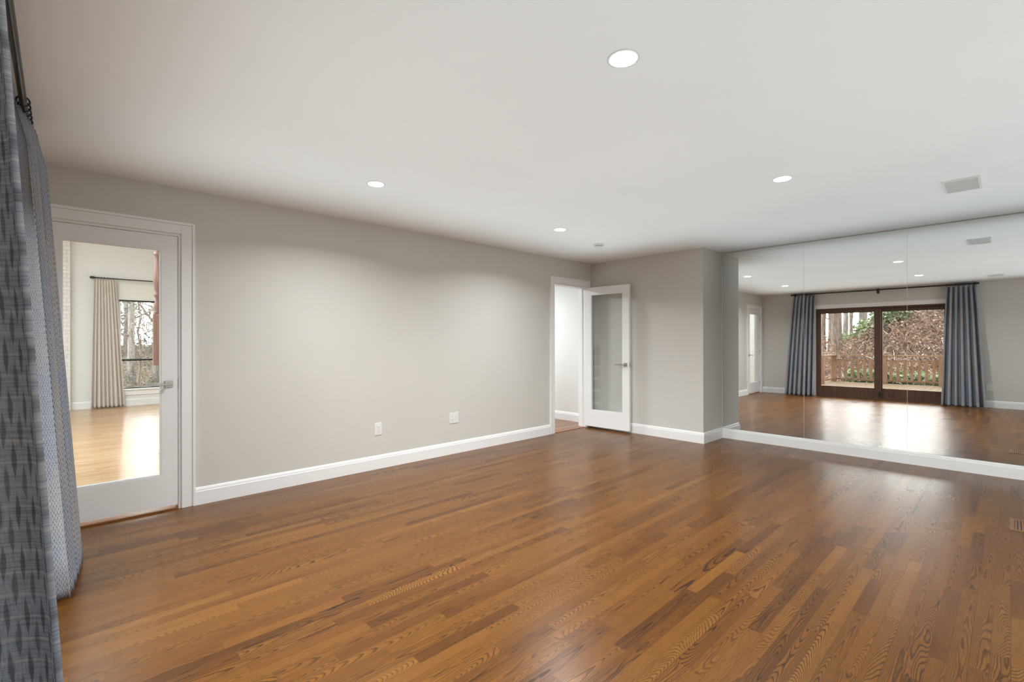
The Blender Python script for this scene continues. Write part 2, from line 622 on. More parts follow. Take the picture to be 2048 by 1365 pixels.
# ------------------------------------------------------------------ room shell
DT = 2.088                      # door opening height
struct('floor', box(-0.37, 6.46, YN - 0.1, YL, -0.05, 0.0), M['floor'], 'glossy brown stained oak strip floor of the empty room', 'floor')
struct('ceiling', box(-0.37, 6.46, YN - 0.1, YL + 0.12, H, H + 0.1), M['ceil'], 'flat white ceiling with recessed lights', 'ceiling')
D1 = (-0.118, 0.668)            # left door opening
D2 = (4.957, 5.672)             # far door opening
struct('wall_left', boxes((-0.37, D1[0], YL, YL + 0.12, 0, H), (D1[0], D1[1], YL, YL + 0.12, DT, H), (D1[1], D2[0], YL, YL + 0.12, 0, H),
                          (D2[0], D2[1], YL, YL + 0.12, DT, H), (D2[1], XF, YL, YL + 0.12, 0, H)), M['wall'],
       'long greige wall with two white doorways', 'wall')
struct('wall_far', box(XF, 6.46, YC, YL + 0.12, 0, H), M['wall'], 'short greige wall behind the open glass door, jutting beside the mirrors', 'wall')
struct('wall_right', box(XM + 0.008, 6.46, YN, YC, 0, H), M['wall'], 'wall carrying the large mirror panels', 'wall')
SD = (0.82, 3.165)              # sliding door opening
SDT = 2.04
struct('wall_window', boxes((-0.37, XW, YN, SD[0], 0, H), (-0.37, XW, SD[1], YL, 0, H), (-0.37, XW, SD[0], SD[1], SDT, H)), M['wall'],
       'greige wall around the sliding glass door, seen in the mirrors', 'wall')
NW = (1.55, 4.65, 0.65, 2.2)     # added window out of view on the right, to light the near curtain
struct('wall_near', boxes((-0.37, NW[0], YN - 0.1, YN, 0, H), (NW[1], 6.46, YN - 0.1, YN, 0, H), (NW[0], NW[1], YN - 0.1, YN, 0, NW[2]), (NW[0], NW[1], YN - 0.1, YN, NW[3], H)), M['wall'], 'greige wall opposite the long wall', 'wall')

BP = [(0, 0), (0.016, 0), (0.016, 0.102), (0.012, 0.108), (0.012, 0.116), (0.0075, 0.128), (0.0, 0.135)]


def baseboard(name, runs, label, prof=BP):
    bm = bmesh.new()
    for p0, p1, out in runs:
        extrude_profile(bm, prof, p0, p1, out)
    return struct(name, bm, M['trim'], label, 'baseboard')


baseboard('baseboard_left', [((0.757, YL, 0), (4.86, YL, 0), (0, -1, 0))], 'white baseboard along the long greige wall')
baseboard('baseboard_far', [((XF, YL - 0.02, 0), (XF, YC - 0.016, 0), (-1, 0, 0)), ((XF, YC, 0), (XM + 0.008, YC, 0), (0, -1, 0))],
          'white baseboard wrapping the short far wall')
BPM = [(0, 0), (0.024, 0), (0.024, 0.098), (0.020, 0.104), (0.020, 0.112), (0.017, 0.122), (0.014, 0.128), (0, 0.128)]
baseboard('baseboard_right', [((XM + 0.008, YC - 0.016, 0), (XM + 0.008, YN, 0), (-1, 0, 0))], 'white baseboard under the mirror panels', BPM)
baseboard('baseboard_window', [((XW, YL - 0.02, 0), (XW, SD[1] + 0.095, 0), (1, 0, 0)), ((XW, SD[0] - 0.095, 0), (XW, YN, 0), (1, 0, 0))],
          'white baseboard beside the sliding glass door, seen in the mirrors')
baseboard('baseboard_near', [((XW, YN, 0), (XM - 0.016, YN, 0), (0, 1, 0))], 'white baseboard under the wall opposite the long wall')


def casing(name, x0, x1, top, y, s, label, w=0.088, xr=None):
    """flat casing with a raised outer band around an opening x0..x1 in a wall facing s along Y"""
    bm = bmesh.new()
    def bar(a0, a1, z0, z1, d):
        y0, y1 = sorted((y, y + s * d))
        bx(bm, a0, a1, y0, y1, z0, z1)
    ob = 0.018
    xr = xr if xr is not None else w
    bar(x0 - w + ob, x0, 0, top + w - ob, 0.015)
    bar(x1, x1 + xr - ob, 0, top + w - ob, 0.015)
    bar(x0, x1, top, top + w - ob, 0.015)
    bar(x0 - w, x0 - w + ob, 0, top + w, 0.023)
    bar(x1 + xr - ob, x1 + xr, 0, top + w, 0.023)
    bar(x0 - w + ob, x1 + xr - ob, top + w - ob, top + w, 0.023)
    return struct(name, bm, M['trim'], label, 'door casing', 0.002)


casing('trim_1', D1[0], D1[1], DT, YL, -1, 'white casing around the closed glass door beside the curtains')
casing('trim_2', D2[0], D2[1], DT, YL, -1, 'white casing around the open doorway in the far corner')


def jamb(name, x0, x1, label):
    t = 0.018
    bm = boxes((x0, x0 + t, YL - 0.001, YL + 0.125, 0, DT), (x1 - t, x1, YL - 0.001, YL + 0.125, 0, DT), (x0 + t, x1 - t, YL - 0.001, YL + 0.125, DT - t, DT),
               (x0 + t, x0 + t + 0.012, YL + 0.045, YL + 0.08, 0, DT - t), (x1 - t - 0.012, x1 - t, YL + 0.045, YL + 0.08, 0, DT - t))
    return struct(name, bm, M['trim'], label, 'door jamb')


j1 = jamb('trim_3', D1[0] - 0.001, D1[1] + 0.001, 'white jamb lining the closed glass doorway')
j2 = jamb('trim_4', D2[0] - 0.001, D2[1] + 0.001, 'white jamb lining the open doorway')
obj('strike_plate', box(D1[1] - 0.0195, D1[1] - 0.0175, YL + 0.002, YL + 0.040, 0.915, 0.985), M['dark'], j1, label='dark metal strike plate')
struct('threshold_1', box(D1[0] + 0.018, D1[1] - 0.018, YL - 0.004, YL + 0.13, -0.002, 0.012), M['saddle'], 'oak saddle under the closed glass door', 'threshold', 0.003)
struct('threshold_2', box(D2[0] + 0.018, D2[1] - 0.018, YL - 0.002, YL + 0.13, -0.002, 0.006), M['saddle'], 'oak saddle in the open doorway', 'threshold', 0.003)


def glass_door(name, loc, rotz, wid, label, hand):
    """local frame: x from hinge edge (0) to lock edge (wid), y depth: room face at 0, back at +0.036; hand flips x"""
    o = thing(name, loc, label, 'door', kind='structure', rotz=rotz)
    z0, z1 = 0.033, DT - 0.022
    st, tr, br = 0.100, 0.105, 0.235
    s = hand
    def b(bm, x0, x1, y0, y1, a, c):
        xa, xb = sorted((s * x0, s * x1))
        bx(bm, xa, xb, y0, y1, a, c)
    bm = bmesh.new()
    b(bm, 0, st, 0, 0.036, z0, z1)
    b(bm, wid - st, wid, 0, 0.036, z0, z1)
    b(bm, st, wid - st, 0, 0.036, z1 - tr, z1)
    b(bm, st, wid - st, 0, 0.036, z0, z0 + br)
    obj('door_frame', bm, M['trim'], o, True)
    bm = bmesh.new()
    for y0, y1 in ((0.002, 0.012), (0.024, 0.034)):
        b(bm, st, st + 0.010, y0, y1, z0 + br, z1 - tr)
        b(bm, wid - st - 0.010, wid - st, y0, y1, z0 + br, z1 - tr)
        b(bm, st + 0.010, wid - st - 0.010, y0, y1, z1 - tr - 0.010, z1 - tr)
        b(bm, st + 0.010, wid - st - 0.010, y0, y1, z0 + br, z0 + br + 0.010)
    obj('glazing_bead', bm, M['trim'], o, True)
    bm = bmesh.new()
    b(bm, st + 0.001, wid - st - 0.001, 0.0155, 0.0205, z0 + br + 0.001, z1 - tr - 0.001)
    obj('glass_pane', bm, M['glass'], o, True)
    hx = wid - 0.056
    for sy, yf in ((-1, 0.0), (1, 0.036)):
        bm = bmesh.new()
        ya, yb = sorted((yf, yf + sy * 0.008))
        b(bm, hx - 0.026, hx + 0.026, ya, yb, 0.925, 0.977)
        r = obj('lever_handle', bm, M['nickel'], o, True, bevel=0.002, label='satin nickel lever handle on a square plate')
        bm = bmesh.new()
        tube(bm, [(s * hx, yf + sy * 0.006, 0.951), (s * hx, yf + sy * 0.042, 0.951)], 0.009, 14)
        ya, yb = sorted((yf + sy * 0.036, yf + sy * 0.047))
        b(bm, hx - 0.145, hx + 0.010, ya, yb, 0.944, 0.958)
        obj('lever', bm, M['nickel'], r, True, bevel=0.002)
    bm = bmesh.new()
    b(bm, wid - 0.0005, wid + 0.0015, 0.006, 0.030, 0.92, 0.982)
    obj('latch_plate', bm, M['nickel'], o, True)
    for zc in (0.25, 1.03, 1.85):
        bm = bmesh.new()
        tube(bm, [(s * -0.001, -0.006, zc - 0.045), (s * -0.001, -0.006, zc + 0.045)], 0.006, 12)
        b(bm, -0.001, 0.001, -0.003, 0.03, zc - 0.045, zc + 0.045)
        obj('hinge', bm, M['nickel'], o, True)
    return o


glass_door('door_1', (D1[0] + 0.021, YL + 0.004, 0), 0.0, D1[1] - D1[0] - 0.042, 'closed white full-glass door beside the grey curtains', 1)
# open leaf: hinged at the corner-side jamb, swung flat against the far wall
glass_door('door_2', (5.668, YL - 0.018, 0), R(90 + 3.2) , 0.725, 'open white full-glass door folded back against the short far wall', -1)

# ------------------------------------------------------------------ mirrors
seams = [2.6165, 1.6755, 0.7355, -0.205]
mz0, mz1 = 0.129, 2.421
mnames = ['tall frameless mirror panel beside the jutting wall corner', 'tall frameless mirror panel in the middle, between two seams', 'tall frameless mirror panel cut off by the right edge of the view']
for i in range(3):
    o = obj('mirror_panel', box(XM, XM + 0.006, seams[i + 1] + 0.0012, seams[i] - 0.0012, mz0, mz1), M['mirror'])
    tag(o, mnames[i], 'mirror', 'mirror panels on the right wall')
    if i: obj('polished_edge', box(XM - 0.0006, XM + 0.006, seams[i] - 0.0012, seams[i] + 0.0012, mz0, mz1), M['edge'], o, label='pale polished glass edge at the seam')
ch = struct('trim_5', boxes((XM - 0.002, XM + 0.008, seams[3], YC, mz1, mz1 + 0.010), (XM - 0.002, XM + 0.008, seams[0], YC + 0.001, mz0, mz1)), M['chrome'],
            'thin chrome channel along the top and left edge of the mirrors', 'mirror channel')

# ------------------------------------------------------------------ ceiling fittings
LIGHTS = [((1.70, 1.11), 'recessed light nearest the camera, brightest on the ceiling'), ((1.70, 3.25), 'recessed light above the blank stretch of the long wall, nearest the closed glass door'),
          ((3.78, 3.24), 'recessed light nearest the smoke detector and open doorway'), ((3.78, 1.135), 'recessed light nearest the ceiling vent and mirrors')]
for (x, y), lab in LIGHTS:
    o = thing('recessed_light', (x, y, H), lab, 'ceiling light', 'recessed ceiling lights')
    bm = lathe(bmesh.new(), [(0.0565, 0.010), (0.0565, -0.003), (0.059, -0.004), (0.067, -0.002), (0.068, 0.010)], seg=40)
    obj('trim_ring', bm, M['wplastic'], o, True, smooth=True)
    bm = lathe(bmesh.new(), [(0.0005, -0.001), (0.056, -0.001), (0.056, -0.0035), (0.0005, -0.0035)], seg=40)
    obj('lens', bm, M['lens'], o, True, label='glowing white lens')
    area('lamp_light', (0, 0, -0.008), 0.10, LAMP, (0, 0, 0), (0.975, 1.0, 1.0), 'DISK', spread=150, parent=o)


def ceiling_vent(x0, x1, y0, y1, label):
    o = thing('ceiling_vent', ((x0 + x1) / 2, (y0 + y1) / 2, H), label, 'ceiling vent', 'white vents on the ceiling')
    f = 0.016
    obj('frame', boxes((x0, x1, y0, y0 + f, H - 0.010, H + 0.002), (x0, x1, y1 - f, y1, H - 0.010, H + 0.002), (x0, x0 + f, y0 + f, y1 - f, H - 0.010, H + 0.002),
                       (x1 - f, x1, y0 + f, y1 - f, H - 0.010, H + 0.002)), M['wplastic'], o, bevel=0.002)
    bm = bmesh.new()
    n = 22
    for k in range(n):
        xa = x0 + f + (x1 - x0 - 2 * f) * (k + 0.1) / n
        xb = x0 + f + (x1 - x0 - 2 * f) * (k + 0.9) / n
        bx(bm, xa, xb, y0 + f, y1 - f, H - 0.006, H + 0.001)
    obj('grille', bm, M['grille'], o)
    return o


ceiling_vent(4.715, 5.095, 0.145, 0.355, 'ceiling vent in front of the mirrors')
ceiling_vent(0.56, 0.92, 0.07, 0.28, 'ceiling vent by the sliding-door wall, seen only in the mirrors')

sd = thing('smoke_detector', (4.69, 3.41, H), 'small round white smoke detector near the far corner', 'smoke detector')
obj('housing', lathe(bmesh.new(), [(0.062, 0.001), (0.064, -0.010), (0.060, -0.020), (0.050, -0.021), (0.001, -0.021)], (4.69, 3.41, H), 32), M['wplastic'], sd, smooth=False)
obj('vent_gap', lathe(bmesh.new(), [(0.040, -0.020), (0.040, -0.027), (0.001, -0.027)], (4.69, 3.41, H), 32), M['slot'], sd, label='dark sensor gap')
obj('cover_cap', lathe(bmesh.new(), [(0.046, -0.026), (0.048, -0.030), (0.040, -0.036), (0.001, -0.037)], (4.69, 3.41, H), 32), M['wplastic'], sd)


# ------------------------------------------------------------------ wall plates
def outlet(name, loc, out, gangs, label, cat='outlet', h=0.120):
    """loc: centre on the wall face; out: outward normal (axis aligned)"""
    o = thing(name, loc, label, cat, 'white wall plates')
    w = 0.078 if gangs == 1 else 0.128
    out = Vector(out)
    tan = Vector((0, 0, 1)).cross(out)
    def slab(bm, a0, a1, z0, z1, d0, d1):
        p, q = tan * a0 + out * d0, tan * a1 + out * d1
        xs, ys = sorted((p.x, q.x)), sorted((p.y, q.y))
        bx(bm, xs[0], xs[1], ys[0], ys[1], z0, z1)
    bm = bmesh.new()
    slab(bm, -w / 2, w / 2, -h / 2, h / 2, 0, 0.006)
    obj('cover_plate', bm, M['wplastic'], o, True, bevel=0.002)
    for g in range(gangs):
        c = 0 if gangs == 1 else (-0.026 if g == 0 else 0.026)
        bm = bmesh.new()
        slab(bm, c - 0.0165, c + 0.0165, -0.034, 0.034, 0.005, 0.0085)
        r = obj('receptacle', bm, M['wplastic'], o, True, bevel=0.001)
        bm = bmesh.new()
        for zc in (-0.017, 0.017):
            slab(bm, c - 0.007, c - 0.005, zc - 0.002, zc + 0.006, 0.008, 0.009)
            slab(bm, c + 0.005, c + 0.007, zc - 0.002, zc + 0.006, 0.008, 0.009)
            slab(bm, c - 0.002, c + 0.002, zc - 0.010, zc - 0.006, 0.008, 0.009)
        obj('slots', bm, M['slot'], r, True)
    return o


outlet('wall_outlet', (2.302, YL, 0.397), (0, -1, 0), 1, 'narrow single white outlet plate on the long wall')
outlet('wall_outlet', (3.239, YL, 0.406), (0, -1, 0), 2, 'square double white outlet plate on the long wall')
outlet('wall_outlet', (XW, 0.28, 0.386), (1, 0, 0), 1, 'white outlet plate beside the curtain, seen only in the mirrors')

# floor register
fr = thing('floor_register', (4.76, 0.045, 0), 'flush wooden floor vent at the right edge of the floor', 'floor vent')
x0, x1, y0, y1 = 4.595, 4.90, -0.12, 0.004
obj('frame', boxes((x0, x1, y0, y0 + 0.022, 0, 0.003), (x0, x1, y1 - 0.022, y1, 0, 0.003), (x0, x0 + 0.022, y0 + 0.022, y1 - 0.022, 0, 0.003), (x1 - 0.022, x1, y0 + 0.022, y1 - 0.022, 0, 0.003)),
    wood('register_wood', (0.20, 0.085, 0.025), (0.28, 0.125, 0.04), 0.35, 0), fr)
bm = bmesh.new()
for k in range(5):
    ya = y0 + 0.022 + (y1 - y0 - 0.044) * (k + 0.22) / 5
    bx(bm, x0 + 0.022, x1 - 0.022, ya, ya + 0.0095, 0.0, 0.0028)
obj('slats', bm, M['saddle'], fr)
obj('well', box(x0 + 0.02, x1 - 0.02, y0 + 0.02, y1 - 0.02, -0.001, 0.0006), M['slot'], fr)

# ------------------------------------------------------------------ sliding door
sdr = thing('door_3', (XW, (SD[0] + SD[1]) / 2, 0), 'brown wood sliding glass door to the deck, seen in the mirrors', 'sliding door', kind='structure')
xa, xb = -0.365, -0.235
obj('outer_frame', boxes((xa, xb, SD[0], SD[0] + 0.035, 0, SDT), (xa, xb, SD[1] - 0.035, SD[1], 0, SDT), (xa, xb, SD[0] + 0.035, SD[1] - 0.035, SDT - 0.035, SDT),
                         (xa, xb, SD[0] + 0.035, SD[1] - 0.035, -0.002, 0.022)), M['slider'], sdr, bevel=0.003)
for (ya, yb, xc, nm) in ((1.945, SD[1] - 0.035, -0.275, 'fixed_panel'), (SD[0] + 0.035, 2.03, -0.325, 'sliding_panel')):
    gl0, gl1 = (2.062, 3.066) if nm == 'fixed_panel' else (0.925, 1.925)
    z0, z1, g0, g1 = 0.022, SDT - 0.035, 0.25, 1.925
    bm = boxes((xc - 0.02, xc + 0.02, ya, gl0, z0, z1), (xc - 0.02, xc + 0.02, gl1, yb, z0, z1), (xc - 0.02, xc + 0.02, gl0, gl1, z0, g0), (xc - 0.02, xc + 0.02, gl0, gl1, g1, z1))
    pn = obj(nm, bm, M['slider'], sdr, bevel=0.003)
    obj('glass_pane', box(xc - 0.004, xc + 0.004, gl0, gl1, g0, g1), M['pane'], pn)
obj('foot_bolt', boxes((-0.254, -0.236, 1.950, 1.985, 0.06, 0.17)), M['black'], sdr, label='small black foot bolt', bevel=0.004)
struct('trim_6', boxes((XW, XW + 0.02, SD[0] - 0.09, SD[1] + 0.09, SDT, SDT + 0.092), (XW, XW + 0.02, SD[0] - 0.09, SD[0], 0, SDT), (XW, XW + 0.02, SD[1], SD[1] + 0.09, 0, SDT)),
       M['trim'], 'white casing around the sliding glass door, seen in the mirrors', 'door casing', 0.003)


w2 = thing('added_window', (3.10, YN - 0.05, NW[2]), 'added white framed window, out of view opposite the long wall, lighting the near curtain', 'window', kind='structure')  # unseen window, added to let daylight onto the near curtain
obj('window_frame', boxes((NW[0], NW[0] + 0.05, YN - 0.09, YN - 0.01, NW[2], NW[3]), (NW[1] - 0.05, NW[1], YN - 0.09, YN - 0.01, NW[2], NW[3]), (NW[0] + 0.05, NW[1] - 0.05, YN - 0.09, YN - 0.01, NW[3] - 0.05, NW[3]),
                          (NW[0] + 0.05, NW[1] - 0.05, YN - 0.09, YN - 0.01, NW[2], NW[2] + 0.05), (3.075, 3.125, YN - 0.08, YN - 0.02, NW[2] + 0.05, NW[3] - 0.05)), M['trim'], w2)
obj('glass_pane', box(NW[0] + 0.05, NW[1] - 0.05, YN - 0.055, YN - 0.049, NW[2] + 0.05, NW[3] - 0.05), M['pane'], w2)

# ------------------------------------------------------------------ curtains
def curtain_mesh(front, ytop, ybot, ztop, zbot, folds, amp, seed, nu=None, nv=60, back=0.0, header=0.11):
    """front(z, s): x of the fold fronts; s runs 0..1 from y0 to y1; amp(z): half depth of the folds"""
    rnd = random.Random(seed)
    nu = nu or folds * 18
    ph = [rnd.uniform(-0.5, 0.5) for _ in range(folds + 2)]
    am = [rnd.uniform(0.75, 1.15) for _ in range(folds + 2)]
    sway = [rnd.uniform(-1, 1) for _ in range(folds + 2)]
    bm = bmesh.new()
    uvl = bm.loops.layers.uv.new('UVMap')
    grid = []
    for j in range(nv + 1):
        v = j / nv
        z = ztop + (zbot - ztop) * v
        row = []
        for i in range(nu + 1):
            s = i / nu
            f = s * folds
            k = int(min(f, folds - 1e-6))
            a = am[k] * (1 - (f - k)) + am[k + 1] * (f - k)
            th = 2 * math.pi * f + ph[k] * 0.6 * v * math.sin(math.pi * (f - k))
            c = math.cos(th)
            sharp = 0.75 + 0.25 * v
            c = math.copysign(abs(c) ** sharp, c)
            hd = min(1.0, (ztop - z) / header)
            A = amp(z) * a * (0.55 + 0.45 * hd)
            x = front(z, s) - A + A * c
            y0 = ytop[0] + (ybot[0] - ytop[0]) * v ** 0.9
            y1 = ytop[1] + (ybot[1] - ytop[1]) * v ** 0.9
            y = y0 + (y1 - y0) * s + 0.012 * v * sway[k] * math.sin(math.pi * (f - k)) + 0.35 * A * math.sin(2 * th) * 0.25
            zz = z + (0.012 * c if j == 0 else 0.0)
            row.append(bm.verts.new((x, y, zz)))
        grid.append(row)
    mid = grid[nv // 2]
    arc = [0.0]
    for i in range(nu): arc.append(arc[-1] + (mid[i + 1].co - mid[i].co).length)
    for j in range(nv):
        for i in range(nu):
            f = bm.faces.new((grid[j][i], grid[j + 1][i], grid[j + 1][i + 1], grid[j][i + 1]))
            f.smooth = True
            for lp, (jj, ii) in zip(f.loops, ((j, i), (j + 1, i), (j + 1, i + 1), (j, i + 1))):
                lp[uvl].uv = (arc[ii], (ztop - zbot) * (1 - jj / nv))
    return bm


def hang_curtain(name, bm, mat, base, label, cat, group, rings, rod_z, rod_r, ring_axis='Y'):
    o = thing(name, base, label, cat, group)
    p = obj('cloth_panel', bm, mat, o, smooth=True)
    md = p.modifiers.new('thickness', 'SOLIDIFY')
    md.thickness = 0.003
    for c in rings:
        b2 = bmesh.new()
        pts = []
        for k in range(19):
            a = 2 * math.pi * k / 18
            off = (rod_r + 0.009)
            d = Vector((math.cos(a) * off, 0, math.sin(a) * off)) if ring_axis == 'Y' else Vector((0, math.cos(a) * off, math.sin(a) * off))
            pts.append(Vector(c) + d - Vector((0, 0, 0.006)))
        tube(b2, pts, 0.0035, 8, cap=False)
        obj('ring', b2, M['black'], o, smooth=True)
    return o


RODX, RODZ = -0.125, 2.395
zt = 2.365


def front_far(z, s):
    f = 0.093 - 0.0665 * z if z < 2.2 else -0.053 - (z - 2.2) * 0.23
    return f - 0.058 * (1 - s) ** 1.5


def front_near(z, s):
    return -0.0255 + (1.45 - z) * 0.061 - 0.028 * s - (0.02 if z > 2.25 else 0)


hang_curtain('curtain', curtain_mesh(front_far, (3.16, 3.60), (3.17, 3.74), zt, 0.012, 6, lambda z: 0.040 + 0.050 * (1 - z / 2.37), 5), M['plaid'], (-0.06, 3.42, 0.012),
             'grey-blue woven curtain between the sliding door and the closed glass door', 'curtain', 'grey-blue woven curtains',
             [(RODX, 3.18 + 0.07 * k, RODZ) for k in range(7)], RODZ, 0.014)
hang_curtain('curtain', curtain_mesh(front_near, (0.46, 0.88), (0.315, 0.95), zt, 0.012, 6, lambda z: 0.040 + 0.035 * (1 - z / 2.37), 11, nu=160, nv=110), M['plaid'], (-0.10, 0.63, 0.012),
             'grey-blue woven curtain filling the left edge of the view, nearest the camera', 'curtain', 'grey-blue woven curtains',
             [(RODX, 0.48 + 0.065 * k, RODZ) for k in range(7)], RODZ, 0.014)

rod = thing('curtain_rod', (RODX, 2.0, RODZ), 'long black curtain rod across the sliding door wall', 'curtain rod')
obj('bar', tube(bmesh.new(), [(RODX, 0.45, RODZ), (RODX, 3.62, RODZ)], 0.014, 18), M['black'], rod, smooth=False)
for yy, sg in ((0.45, -1), (3.62, 1)):
    obj('finial', lathe(bmesh.new(), [(0.014, 0.0), (0.020, sg * 0.006), (0.020, sg * 0.035), (0.010, sg * 0.04)], (RODX, yy, RODZ), 18, 'Y'), M['black'], rod)
for yy in (0.475, 1.988, 3.60):
    bm = boxes((XW, XW + 0.006, yy - 0.02, yy + 0.02, RODZ - 0.075, RODZ + 0.035))
    tube(bm, [(XW + 0.004, yy, RODZ - 0.03), (RODX, yy, RODZ - 0.022)], 0.008, 10)
    tube(bm, [(RODX, yy, RODZ - 0.055), (RODX, yy, RODZ - 0.012)], 0.010, 10)
    obj('bracket', bm, M['black'], rod)

# ------------------------------------------------------------------ hall beyond the open doorway
HX0, HX1, HY1 = 2.75, 5.955, 8.2
struct('floor_hall', box(HX0, HX1 + 0.1, YL + 0.12, HY1, -0.05, 0.0), M['floor3'], 'oak floor of the hall beyond the open doorway', 'floor')
struct('ceiling_hall', box(HX0, HX1 + 0.1, YL + 0.12, HY1, H, H + 0.1), M['ceil'], 'white ceiling of the hall beyond the open doorway', 'ceiling')
struct('wall_hall_end', box(HX1, HX1 + 0.1, YL + 0.12, HY1, 0, H), M['cream'], 'pale wall of the hall seen through the open doorway', 'wall')
struct('wall_hall_left', box(HX0, HX1, HY1, HY1 + 0.1, 0, H), M['cream'], 'back wall of the hall beyond the open doorway', 'wall')
struct('wall_hall_side', box(HX0 - 0.1, HX0, YL + 0.12, 12.37, 0, 3.7), M['cream'], 'side wall between the hall and the living room', 'wall')
baseboard('baseboard_hall', [((HX1, YL + 0.125, 0), (HX1, HY1, 0), (-1, 0, 0))], 'white baseboard of the hall seen through the open doorway')
st = thing('staircase', (3.6, 6.0, 0), 'staircase in the hall, seen faintly mirrored in the open glass door', 'staircase')
for k in range(6):
    xs, y0, z = 4.45 - 0.25 * k, 4.78 + 0.165 * k, 0.2 * (k + 1)
    obj('step', box(xs - 0.27, xs, y0, 6.9, z - 0.035, z), M['stairw'], st)
bm = bmesh.new()
for k in range(6):
    xs, y0, z = 4.45 - 0.25 * k, 4.78 + 0.165 * k, 0.2 * (k + 1)
    bx(bm, xs - 0.25, xs - 0.01, y0 + 0.015, 6.88, 0, z - 0.035)
obj('carriage', bm, M['staird'], st, label='dark carriage under the steps')

# ------------------------------------------------------------------ living room beyond the closed glass door
LX0, LX1, LY1, LH = -2.6, HX0 - 0.1, 12.25, 3.6
struct('floor_living_room', box(LX0, LX1, YL + 0.12, LY1, -0.05, 0.0), M['floor2'], 'pale natural oak floor of the room behind the closed glass door', 'floor')
struct('ceiling_living_room', box(LX0, LX1, YL + 0.02, LY1 + 0.1, LH, LH + 0.1), M['ceil'], 'white ceiling of the room behind the closed glass door', 'ceiling')
WN = (0.86, 2.35, 0.345, 2.36)   # window opening
struct('wall_living_far', boxes((LX0, WN[0], LY1, LY1 + 0.12, 0, LH), (WN[1], LX1, LY1, LY1 + 0.12, 0, LH), (WN[0], WN[1], LY1, LY1 + 0.12, 0, WN[2]), (WN[0], WN[1], LY1, LY1 + 0.12, WN[3], LH)),
       M['cream'], 'cream wall with a window, seen through the closed glass door', 'wall')
struct('wall_living_left', box(LX0 - 0.1, LX0, YL, LY1 + 0.1, 0, LH), M['cream'], 'cream side wall of the room behind the closed glass door', 'wall')
struct('wall_living_near', boxes((LX0, -0.37, YL + 0.02, YL + 0.12, 0, LH), (-0.37, HX0, YL + 0.02, YL + 0.12, H + 0.1, LH)), M['cream'], 'cream wall on the back of the long greige wall', 'wall')
baseboard('baseboard_living', [((0.12, LY1, 0), (LX1, LY1, 0), (0, -1, 0))], 'white baseboard below the living room window',
          [(0, 0), (0.018, 0), (0.018, 0.12), (0.012, 0.135), (0.0, 0.14)])
struct('trim_7', boxes((WN[0] - 0.02, WN[1] + 0.08, LY1 - 0.045, LY1, WN[2] - 0.03, WN[2]), (WN[0] - 0.02, WN[1] + 0.05, LY1 - 0.018, LY1, WN[2] - 0.13, WN[2] - 0.03)), M['trim'],
       'white sill and apron under the living room window', 'window sill', 0.004)
struct('fireplace_breast', box(-1.6, 0.135, LY1 - 0.16, LY1, 0, LH), M['brick'], 'white painted brick chimney breast seen through the closed glass door', 'chimney breast')
wn = thing('window_1', (1.6, LY1 + 0.05, WN[2]), 'black railed window seen through the closed glass door', 'window', kind='structure')
f = 0.022
obj('window_frame', boxes((WN[0], WN[0] + f, LY1 + 0.03, LY1 + 0.09, WN[2], WN[3]), (WN[1] - f, WN[1], LY1 + 0.03, LY1 + 0.09, WN[2], WN[3])), M['trim'], wn, label='white side jambs')
obj('sash_edge', boxes((WN[0] + f, WN[1] - f, LY1 + 0.03, LY1 + 0.09, WN[3] - f, WN[3]), (WN[0] + f, WN[1] - f, LY1 + 0.03, LY1 + 0.09, WN[2], WN[2] + f)), M['black'], wn)
obj('meeting_rail', boxes((WN[0] + f, WN[1] - f, LY1 + 0.03, LY1 + 0.08, 0.905, 0.945)), M['black'], wn)
obj('glass_pane', boxes((WN[0] + f, WN[1] - f, LY1 + 0.055, LY1 + 0.061, WN[2] + f, WN[3] - f)), M['pane'], wn)
bl = thing('roller_blind', (1.6, LY1, 2.13), 'white blind half raised with a black bottom bar in the living room window', 'blind')
obj('blind_cloth', boxes((WN[0] - 0.01, WN[1] + 0.01, LY1 - 0.020, LY1 - 0.012, 2.13, 2.46)), M['blind'], bl)
obj('bottom_bar', boxes((WN[0] - 0.012, WN[1] + 0.012, LY1 - 0.024, LY1 - 0.006, 2.10, 2.132)), M['black'], bl)
area('window_daylight', (1.6, LY1 + 0.16, 1.3), 1.5, 1, (R(-90), 0, 0), shape='RECTANGLE', sy=2.0, portal=True)


def front_beige(z, s):
    return 0.0


bm = curtain_mesh(lambda z, s: 0.0, (0.47, 0.79), (0.42, 0.93), 2.50, 0.012, 8, lambda z: 0.018 + 0.018 * (1 - z / 2.5), 3)
bmesh.ops.rotate(bm, verts=bm.verts, cent=(0, 0, 0), matrix=Matrix(((0, 1, 0), (-1, 0, 0), (0, 0, 1))))
bmesh.ops.translate(bm, verts=bm.verts, vec=(0, LY1 - 0.105, 0))
